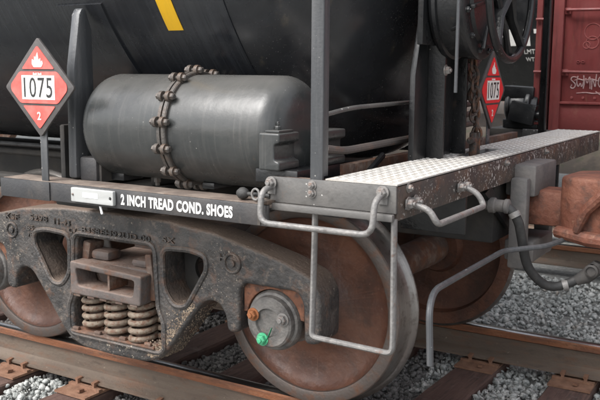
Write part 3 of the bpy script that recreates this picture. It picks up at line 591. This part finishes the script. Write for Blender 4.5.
for xw in (-.889, .889):
    ws = link('wheelset', MB().lathe([(.078,-1.0),(.085,-.70),(.092,-.60),(.085,0),(.092,.6),(.085,.7),(.078,1.0)], (0,0,0), 'Y', 24).mesh('wheelset'), 'rustcast', trk, (xw,0,.457), (0,R(22 if xw > 0 else 70),0))
    wheel_parts(ws, -1); wheel_parts(ws, 1)
    for s in (-1, 1):
        be = MB().lathe([(.128,s*.905),(.132,s*.915),(.132,s*.945),(.124,s*.955),(.124,s*1.05),(.130,s*1.06),(.130,s*1.085),(.122,s*1.10),(.112,s*1.104),(.108,s*1.128),(.100,s*1.136),(.062,s*1.138),(.058,s*1.126),(.012,s*1.124),(.0,s*1.124)], (xw,0,.457), 'Y', 48).build('axle_bearing', 'bearing', trk)
        ba = MB(); 
        for k in range(9):
            pass
        lp = [(xw+.15,.475),(xw+.15,.604),(xw-.15,.604),(xw-.15,.475)]+[(xw+.134*math.cos(a), .457+.134*math.sin(a)) for a in np.linspace(math.pi*.95, math.pi*.05, 14)]
        link('bearing_adapter', plate_mesh('bearing_adapter', [lp], .15, .004), 'adapter', trk, (0, s*1.02, 0))
        for k, (a, m) in enumerate(((R(250), 'green'), (R(160), 'orangebolt'), (R(20), 'boltm'))):
            if xw < 0: a += 1.1; m = ('orangebolt','boltm','boltm')[k]
            bo_ = link('cap_screw', hexbolt_mesh(.021, .024, True), m, be, (xw+.078*math.cos(a), s*1.136, .457+.078*math.sin(a)), (0,0,0 if s < 0 else math.pi))
            if m == 'green':
                MB().tube([(xw+.02,-1.139,.44),(xw+.005,-1.139,.405),(xw-.01,-1.139,.375)], [.004,.008,.003], 6, flat=.3).build('green_paint_dab', 'green', be)
# brake beam
MB().tube([(.36,-.72,.42),(.36,.72,.42)], .03).build('brake_beam', 'rustcast', trk); MB().tube([(-.36,-.72,.42),(-.36,.72,.42)], .03).build('brake_beam', 'rustcast', trk)
for sx in (-1,1):
    for sy in (-1,1): MB().lathe([(.46,-.05),(.50,-.05),(.50,.05),(.46,.05)], (sx*.889,sy*.76,.457), 'Y', 60).build('tmp_shoe', 'rustcast', trk) if False else None

# ------------------------------------------------------------------ hand brake
hb = thing('hand_brake', 'black hand brake stand with round gear case above the end walkway', 'hand brake')
MB().bx(1.30,1.42,-.60,-.585,1.127,2.6).bx(1.30,1.42,-.335,-.320,1.127,2.6).bx(1.345,1.36,-.585,-.335,1.127,2.6).build('brake_column', 'black', hb, .003)
gs = MB(); q = [(1.20,1.02),(1.355,1.127),(1.355,2.4),(1.28,2.3),(1.26,1.75),(1.20,1.45)]
gs.add([(x,y,z) for y in (-.66,-.645) for x,z in q], [tuple(range(6)), tuple(range(6,12))]+[(k,(k+1)%6,6+(k+1)%6,6+k) for k in range(6)])
MB().add([(1.32,-.735,1.12),(1.32,-.602,1.12),(1.32,-.602,1.80),(1.32,-.64,1.80),(1.32,-.735,1.48),(1.345,-.735,1.12),(1.345,-.602,1.12),(1.345,-.602,1.80),(1.345,-.64,1.80),(1.345,-.735,1.48)],
    [(0,1,2,3,4),(5,6,7,8,9),(0,1,6,5),(1,2,7,6),(2,3,8,7),(3,4,9,8),(4,0,5,9)]).build('column_gusset', 'black', hb, .003)
DC = (0, -.53, 1.79)
gc = MB().lathe([(.0,1.40),(.222,1.40),(.238,1.405),(.246,1.42),(.246,1.435),(.234,1.44),(.234,1.525),(.246,1.53),(.246,1.548),(.234,1.556),(.195,1.562),(.186,1.575),(.10,1.585),(.0,1.585)], DC, 'X', 64).build('gear_case', 'black', hb, angle=28)
for k in range(12):
    A = 2*math.pi*(k+.5)/12; link('bolt', BBLK, 'black', gc, (1.556, DC[1]+.216*math.cos(A), DC[2]+.216*math.sin(A)), FACE_X)
for k in range(6):
    A = 2*math.pi*(k+.2)/6; MB().box((1.58, DC[1]+.15*math.cos(A), DC[2]+.15*math.sin(A)), (.02,.13,.016), (A,0,0)).build('cover_rib', 'black', gc, .004)
MB().bx(1.42,1.50,-.44,-.30,1.55,1.72).build('chain_guide', 'black', hb, .015)
MB().tube([(1.60,-.55,1.86),(1.61,-.40,1.64),(1.60,-.33,1.56)], [.016,.013,.02], 8).build('release_lever', 'black', hb)
for z_ in (1.66, 1.95): MB().tube([(1.50,-.74,z_),(1.575,-.88,z_)], .008, 8).build('rod_clip', 'black', hb)
MB().bx(1.375,1.40,-.80,-.36,1.60,2.3).build('mounting_plate', 'black', hb, .004)
MB().tube([(1.56,DC[1]+.12,DC[2]+.045),(1.64,DC[1]+.12,DC[2]+.045)], .028, 14).build('wheel_shaft', 'black', hb)
MB().tube([(1.575,-.88,1.415),(1.575,-.88,2.3)], .007, 8).build('release_rod', 'post', hb)
for z in (1.50,): link('bolt', B16, 'boltm', hb, (1.422,-.60,z), FACE_X)
WC = Vector((1.63,-.41,1.835)); WR = .29
bw = MB().lathe([(.0,.02),(.035,.02),(.05,0),(.05,-.06),(.03,-.10),(0,-.10)], WC, 'X', 20).build('brake_wheel', 'black', hb)
tag(bw, 'black spoked hand wheel')
MB().tube([(WC.x, WC.y+WR*math.cos(a), WC.z+WR*math.sin(a)) for a in np.linspace(0, 2*math.pi, 56, endpoint=False)], .0165, 10, True).build('wheel_ring', 'black', bw)
for k in range(5):
    A = R(-90+36+72*k); MB().tube([WC+Vector((-.03,.03*math.cos(A),.03*math.sin(A))), WC+Vector((-.025,WR*.5*math.cos(A),WR*.5*math.sin(A))), WC+Vector((0,WR*math.cos(A),WR*math.sin(A)))], [.045,.024,.02], 8, flat=.6).build('spoke', 'black', bw)
ch = thing('brake_chain', 'dark rusty chain hanging through the slot in the walkway', 'chain')
lk = MB().tube([(.020*math.cos(a), 0, .034*math.sin(a)) for a in np.linspace(0, 2*math.pi, 16, endpoint=False)], .0075, 7, True).mesh('chain_link')
for k in range(9):
    link('chain_link', lk, 'chainm', ch, (1.425+.004*math.sin(k), -.30+.012*k, 1.57-.045*k), (0,rng.uniform(-.15,.15), R(35+90*(k % 2))))
for k in range(5): link('chain_link', lk, 'chainm', ch, (1.45, -.34+.012*k, 1.53-.045*k), (0,.25*math.sin(k), R(80+90*(k % 2))))
MB().bx(1.41,1.445,-.255,-.243,1.05,1.22).bx(1.41,1.445,-.205,-.193,1.05,1.22).build('clevis', 'chainm', ch, .006)
MB().tube([(1.4275,-.29,1.185),(1.4275,-.16,1.185)], .016, 10).build('clevis_pin', 'chainm', ch); MB().tube([(1.4275,-.224,1.20),(1.4275,-.224,.9)], .014, 8).build('pull_rod', 'chainm', ch)

# ------------------------------------------------------------------ coupler and hose
cp = thing('coupler', 'rust-red coupler sticking out from under the walkway at the right', 'coupler')
MB().bx(1.45,2.02,-.095,.095,.79,.955).build('shank', 'coupler', cp, .02)
def plan(name, poly, z0, z1, m, fil=.03, bev=.02):
    me = plate_mesh(name, [fillet(poly, fil, 4)], z1-z0, bev); me.transform(Matrix.Rotation(R(-90), 4, 'X')); return link(name, moved(me, (0,0,(z0+z1)/2)), m, cp)
plan('coupler_head', [(1.80,-.12),(1.86,-.17),(1.98,-.19),(2.06,-.24),(2.20,-.24),(2.24,-.16),(2.16,-.05),(2.14,.10),(2.26,.20),(2.40,.24),(2.40,.30),(2.2,.32),(1.95,.22),(1.82,.13)], .74, 1.035, 'coupler')
MB().tube([(1.90,-.20,.80),(1.94,-.215,.90),(2.02,-.235,.985),(2.14,-.25,1.02)], [.018,.026,.028,.022], 10).build('casting_rib', 'coupler', cp)
MB().tube([(1.80,-.135,.78),(1.95,-.20,.77),(2.2,-.24,.765)], [.028,.034,.03], 10).build('casting_rib', 'coupler', cp)
plan('knuckle', [(2.02,-.20),(2.10,-.28),(2.22,-.31),(2.31,-.26),(2.31,-.13),(2.26,-.08),(2.20,-.13),(2.12,-.10)], .79, 1.09, 'coupler', .04, .03)
MB().lathe([(.030,1.03),(.034,1.045),(.034,1.085),(.028,1.10),(0,1.105)], (2.02,-.17,0), 'Z', 16).build('knuckle_pin', 'greycast', cp)
MB().add([(2.03,-.06,1.03),(2.16,-.06,1.03),(2.16,.08,1.03),(2.03,.08,1.03),(2.08,-.04,1.14),(2.17,-.04,1.16),(2.17,.06,1.16),(2.08,.06,1.14)],[(0,3,2,1),(4,5,6,7),(0,1,5,4),(1,2,6,5),(2,3,7,6),(3,0,4,7)]).build('lock_lifter', 'greycast', cp, .02)
ah = thing('air_hose', 'black air brake hose hanging below the walkway left of the coupler', 'hose')
MB().tube(rounded([(1.55,-.42,.92),(1.66,-.42,.92),(1.70,-.40,.86),(1.72,-.30,.62),(1.80,-.2,.52),(1.92,-.15,.58)], .10), .021, 12).build('hose', 'rubber', ah)
MB().lathe([(.022,1.54),(.022,1.57),(.034,1.575),(.034,1.60),(.027,1.605),(.027,1.64),(.032,1.645),(.032,1.66),(.024,1.665)], (0,-.42,.92), 'X', 14).build('angle_cock', 'greycast', ah)
for c_, d_ in (((1.685,-.41,.885),(.5,0,-.85)),((1.86,-.175,.545),(.9,.3,.3))):
    d_ = Vector(d_).normalized(); MB().tube([Vector(c_)-d_*.012, Vector(c_)+d_*.012], .026, 14).build('hose_clamp', 'galv', ah); MB().tube([(1.90,-.16,.567),(1.94,-.145,.59),(1.98,-.14,.63),(1.99,-.14,.66)], [.022,.034,.036,.02], 12).lathe([(0,-.16),(.030,-.162),(.030,-.185),(.022,-.19),(.020,-.182),(0,-.181)], (1.97,0,.625), 'Y', 14).build('glad_hand', 'greycast', ah)

# ------------------------------------------------------------------ red boxcar on the next track
bc = thing('boxcar', 'faded red boxcar with white graffiti on the next track', 'boxcar')
BY = 2.65
MB().bx(1.09, 15.0, BY, BY+2.9, 1.26, 4.3).build('side_wall', 'boxcar', bc, .006)
sd_ = MB().bx(1.085, 15.0, BY-.012, BY+.05, 1.06, 1.255).build('side_sill', 'boxsill', bc, .006)
MB().bx(1.085, 15.0, BY-.03, BY, 1.255, 1.275).build('sill_flange', 'boxcar', bc, .004)
MB().bx(1.012, 1.088, BY-.035, BY+.06, .95, 4.3).build('corner_post', 'boxcar', bc, .004)
for x0, x1 in ((.868,.912),(.935,.985)): MB().bx(x0, x1, BY+.02, BY+.06, .98, 4.3).build('ladder_stile', 'boxcar', bc, .004)
for z in (1.10,1.50,1.90,2.3,2.7): MB().tube([(.87,BY+.0,z),(.98,BY+.0,z)], .011, 8).build('ladder_rung', 'boxcar', bc)
for z in (1.495,1.955,2.41):
    gi = MB().tube(rounded([(1.11,BY,z+.006),(1.11,BY-.055,z+.006),(1.62,BY-.055,z),(1.62,BY,z)], .03), .012, 8).build('grab_iron', 'boxcar', bc)
    for x in (1.11,1.62): MB().box((x,BY-.008,z),(.05,.014,.05)).build('foot_plate', 'boxcar', gi, .004)
for x in (1.17+.085*k for k in range(6)): link('rivet', MB().lathe([(.012,0),(.010,-.006),(0,-.008)], (0,0,0), 'Y', 8).mesh('rivet'), 'boxcar', bc, (x, BY-.0005, 1.305))
for x, z in ((1.205,1.575),(1.24,1.575)): MB().tube([(x+.012*math.cos(a),BY-.004,z+.008*math.sin(a)) for a in np.linspace(0,2*math.pi,14,endpoint=False)], .003, 6, True).build('hook_eye', 'boxcar', bc)
# graffiti tag: hand-drawn strokes as thin flat paint
def stroke(pts, r, m): return MB().tube(rounded([(x, BY-.0015, z) for x,z in pts], .02, 3), r, 6, flat=None)
gx, gz, gs_ = 1.155, 1.375, 1.0
def S(pts): return [(gx+x, gz+z) for x,z in pts]
graf = [[(.045,.085),(.015,.09),(.0,.068),(.022,.05),(.042,.03),(.03,.0),(.0,.004),(.012,.03)],[(.055,.095),(.045,.05),(.06,.005),(.075,.05),(.085,.005),(.10,.05),(.098,.10)],[(.098,.0),(.112,.09),(.125,.03),(.142,.10),(.148,.0)],[(.16,-.005),(.158,.085),(.172,.05),(.185,.005),(.19,.11)],[(.205,.04),(.21,.085),(.235,.09),(.24,.04),(.22,.005),(.205,.04)],[(.25,.0),(.255,.10),(.28,.07),(.258,.045),(.295,-.02)],[(.03,.06),(.06,.075),(.10,.06),(.15,.075),(.2,.06)],[(.05,-.035),(.12,-.028),(.17,-.036),(.23,-.03)],[(.19,-.02),(.23,-.05),(.27,-.02)]]
gb = MB()
for g_ in graf: gb.v, gb.f = gb.v, gb.f; gb.tube(rounded([(x, BY-.001, z) for x,z in S(g_)], .02, 3), .0042, 6)
tag(gb.build('graffiti', 'graffiti', bc), 'white scribbled graffiti tag')
gh = MB()
for cx, cz, r in ((1.30,1.80,.06),(1.30,1.72,.045),(1.26,1.70,.025)):
    gh.tube([(cx+r*math.cos(a), BY-.0005, cz+r*math.sin(a)) for a in np.linspace(0,2*math.pi,22,endpoint=False)], .004, 6, True)
tag(gh.build('faded_emblem', 'ghost', bc), 'faded round emblem outline')
MB().bx(.52,1.085,BY-.02,BY+2.8,.985,1.05).bx(.95,1.088,BY+.06,BY+2.8,1.05,4.2).build('end_sill', 'under', bc, .006)
bvx, bvy, bvz = .78, BY+.08, 1.22
v = MB().lathe([(0,-.13),(.10,-.13),(.125,-.11),(.125,-.09),(.11,-.085),(.115,.03),(.14,.04),(.14,.075),(.11,.085),(.10,.13),(0,.135)], (bvx,bvy,bvz), 'X', 20).box((bvx-.02,bvy,bvz+.12),(.24,.18,.09),(0,.05,0)).box((bvx+.03,bvy-.1,bvz-.04),(.20,.10,.16),(0,.2,0)).lathe([(.055,-.2),(.07,-.18),(.07,-.1)], (bvx+.10,bvy,bvz-.08), 'X', 14).box((bvx,bvy,bvz-.13),(.28,.16,.07)).tube([(bvx+.1,bvy-.1,bvz-.05),(bvx+.19,bvy-.12,bvz-.06)], .03, 10)
tag(v.build('brake_valve', 'black', bc, .02), 'lumpy black brake valve on the boxcar end sill')
for x in (2.2, 3.9):                                    # boxcar truck wheels
    MB().lathe([(0,-.02),(.12,-.02),(.14,.03),(.38,.04),(.40,0),(.455,0),(.457,.1),(.485,.12),(.485,.14),(0,.14)], (x, 3.38, .457), 'Y', 40).build('wheel', 'rustcast', bc)
MB().bx(1.8,4.3,3.05,3.2,.62,.80).bx(2.8,3.3,3.05,3.2,.25,.62).build('truck_frame', 'rustcast', bc, .02)
for yc, lab in ((3.445,'rail of the next track under the boxcar, near one'),(4.955,'rail of the next track under the boxcar, far one')): rail(yc, lab, -30, 20)

# ------------------------------------------------------------------ black tank car on the third track
fc_ = thing('tank_car', 'far black tank car with white lettering, seen left of the red boxcar', 'tank car')
FY, FR = 8.3, 1.5
far_tank = MB().lathe([(0,-17.5),(FR*.8,-17.2),(FR,-16.7),(FR,3.6),(FR*.8,4.1),(0,4.4)], (0,FY,2.55), 'X', 64).build('tank_shell', 'black', fc_, angle=60)
def far_text(body, x, z, wd, h, bold=.02):
    d0 = math.sqrt(FR**2-(z-2.55)**2); dm = math.sqrt(FR**2-(z+h/2-2.55)**2); tilt = math.atan2(2.55-(z+h/2), dm)
    return link('lettering', text_mesh(body, wd, h, .002, bold), 'white', far_tank, (x, FY-d0-.012, z), (tilt,0,0))
far_text('7117', -.92, 1.83, .78, .23, .05); far_text('LMT', -.50, 1.735, .14, .065, .0); far_text('WT', -.49, 1.64, .11, .06, .0)
MB().bx(-17,4,FY-1.45,FY-1.38,.95,1.12).bx(-17,4.6,FY-.3,FY+.3,.7,1.0).build('side_sill', 'brownsteel', fc_, .01)
for x in (-13.2,-11.4,1.2,3.0): MB().lathe([(0,-.02),(.12,-.02),(.14,.03),(.38,.04),(.40,0),(.455,0),(.457,.1),(.485,.12),(.485,.14),(0,.14)], (x, FY-.82, .457), 'Y', 36).build('wheel', 'rustcast', fc_)
for x in (-12.3,2.1): MB().bx(x-1.15,x+1.15,FY-1.12,FY-.98,.60,.80).bx(x-.28,x+.28,FY-1.12,FY-.98,.2,.62).build('truck_frame', 'rustcast', fc_, .02)
eb = MB(); nx, ny = 60, 8; vs = []
for i_ in range(nx+1):
    for j_ in range(ny+1):
        x = -7+50*i_/nx; t = j_/ny; y = 11.2+5*t; vs.append((x, y+rng.uniform(-.2,.2), -.30+2.3*min(1,t*1.3)**.8+rng.uniform(-.08,.08)*(j_ > 0)))
eb.add(vs, [(i_*(ny+1)+j_, (i_+1)*(ny+1)+j_, (i_+1)*(ny+1)+j_+1, i_*(ny+1)+j_+1) for i_ in range(nx) for j_ in range(ny)])
tag(eb.build('embankment', 'earth', angle=80), kind='structure')
# yard buildings beyond, seen in slivers under the tank
yb = thing('yard_shed', 'low tan shed far off, glimpsed under the tank at the left', 'shed')
MB().bx(-34,-20,22,28,-.27,3.2).build('wall', 'tan', yb)
MB().add([(-34.4,21.6,3.2),(-19.6,21.6,3.2),(-19.6,28.4,3.2),(-34.4,28.4,3.2),(-34.4,25,4.6),(-19.6,25,4.6)],[(0,1,5,4),(2,3,4,5),(0,4,3),(1,2,5),(0,3,2,1)]).build('roof', 'brownsteel', yb)
for k in range(5): MB().bx(-33+2.6*k,-31.6+2.6*k,21.95,22.02,.9,2.2).build('window', 'ink', yb)
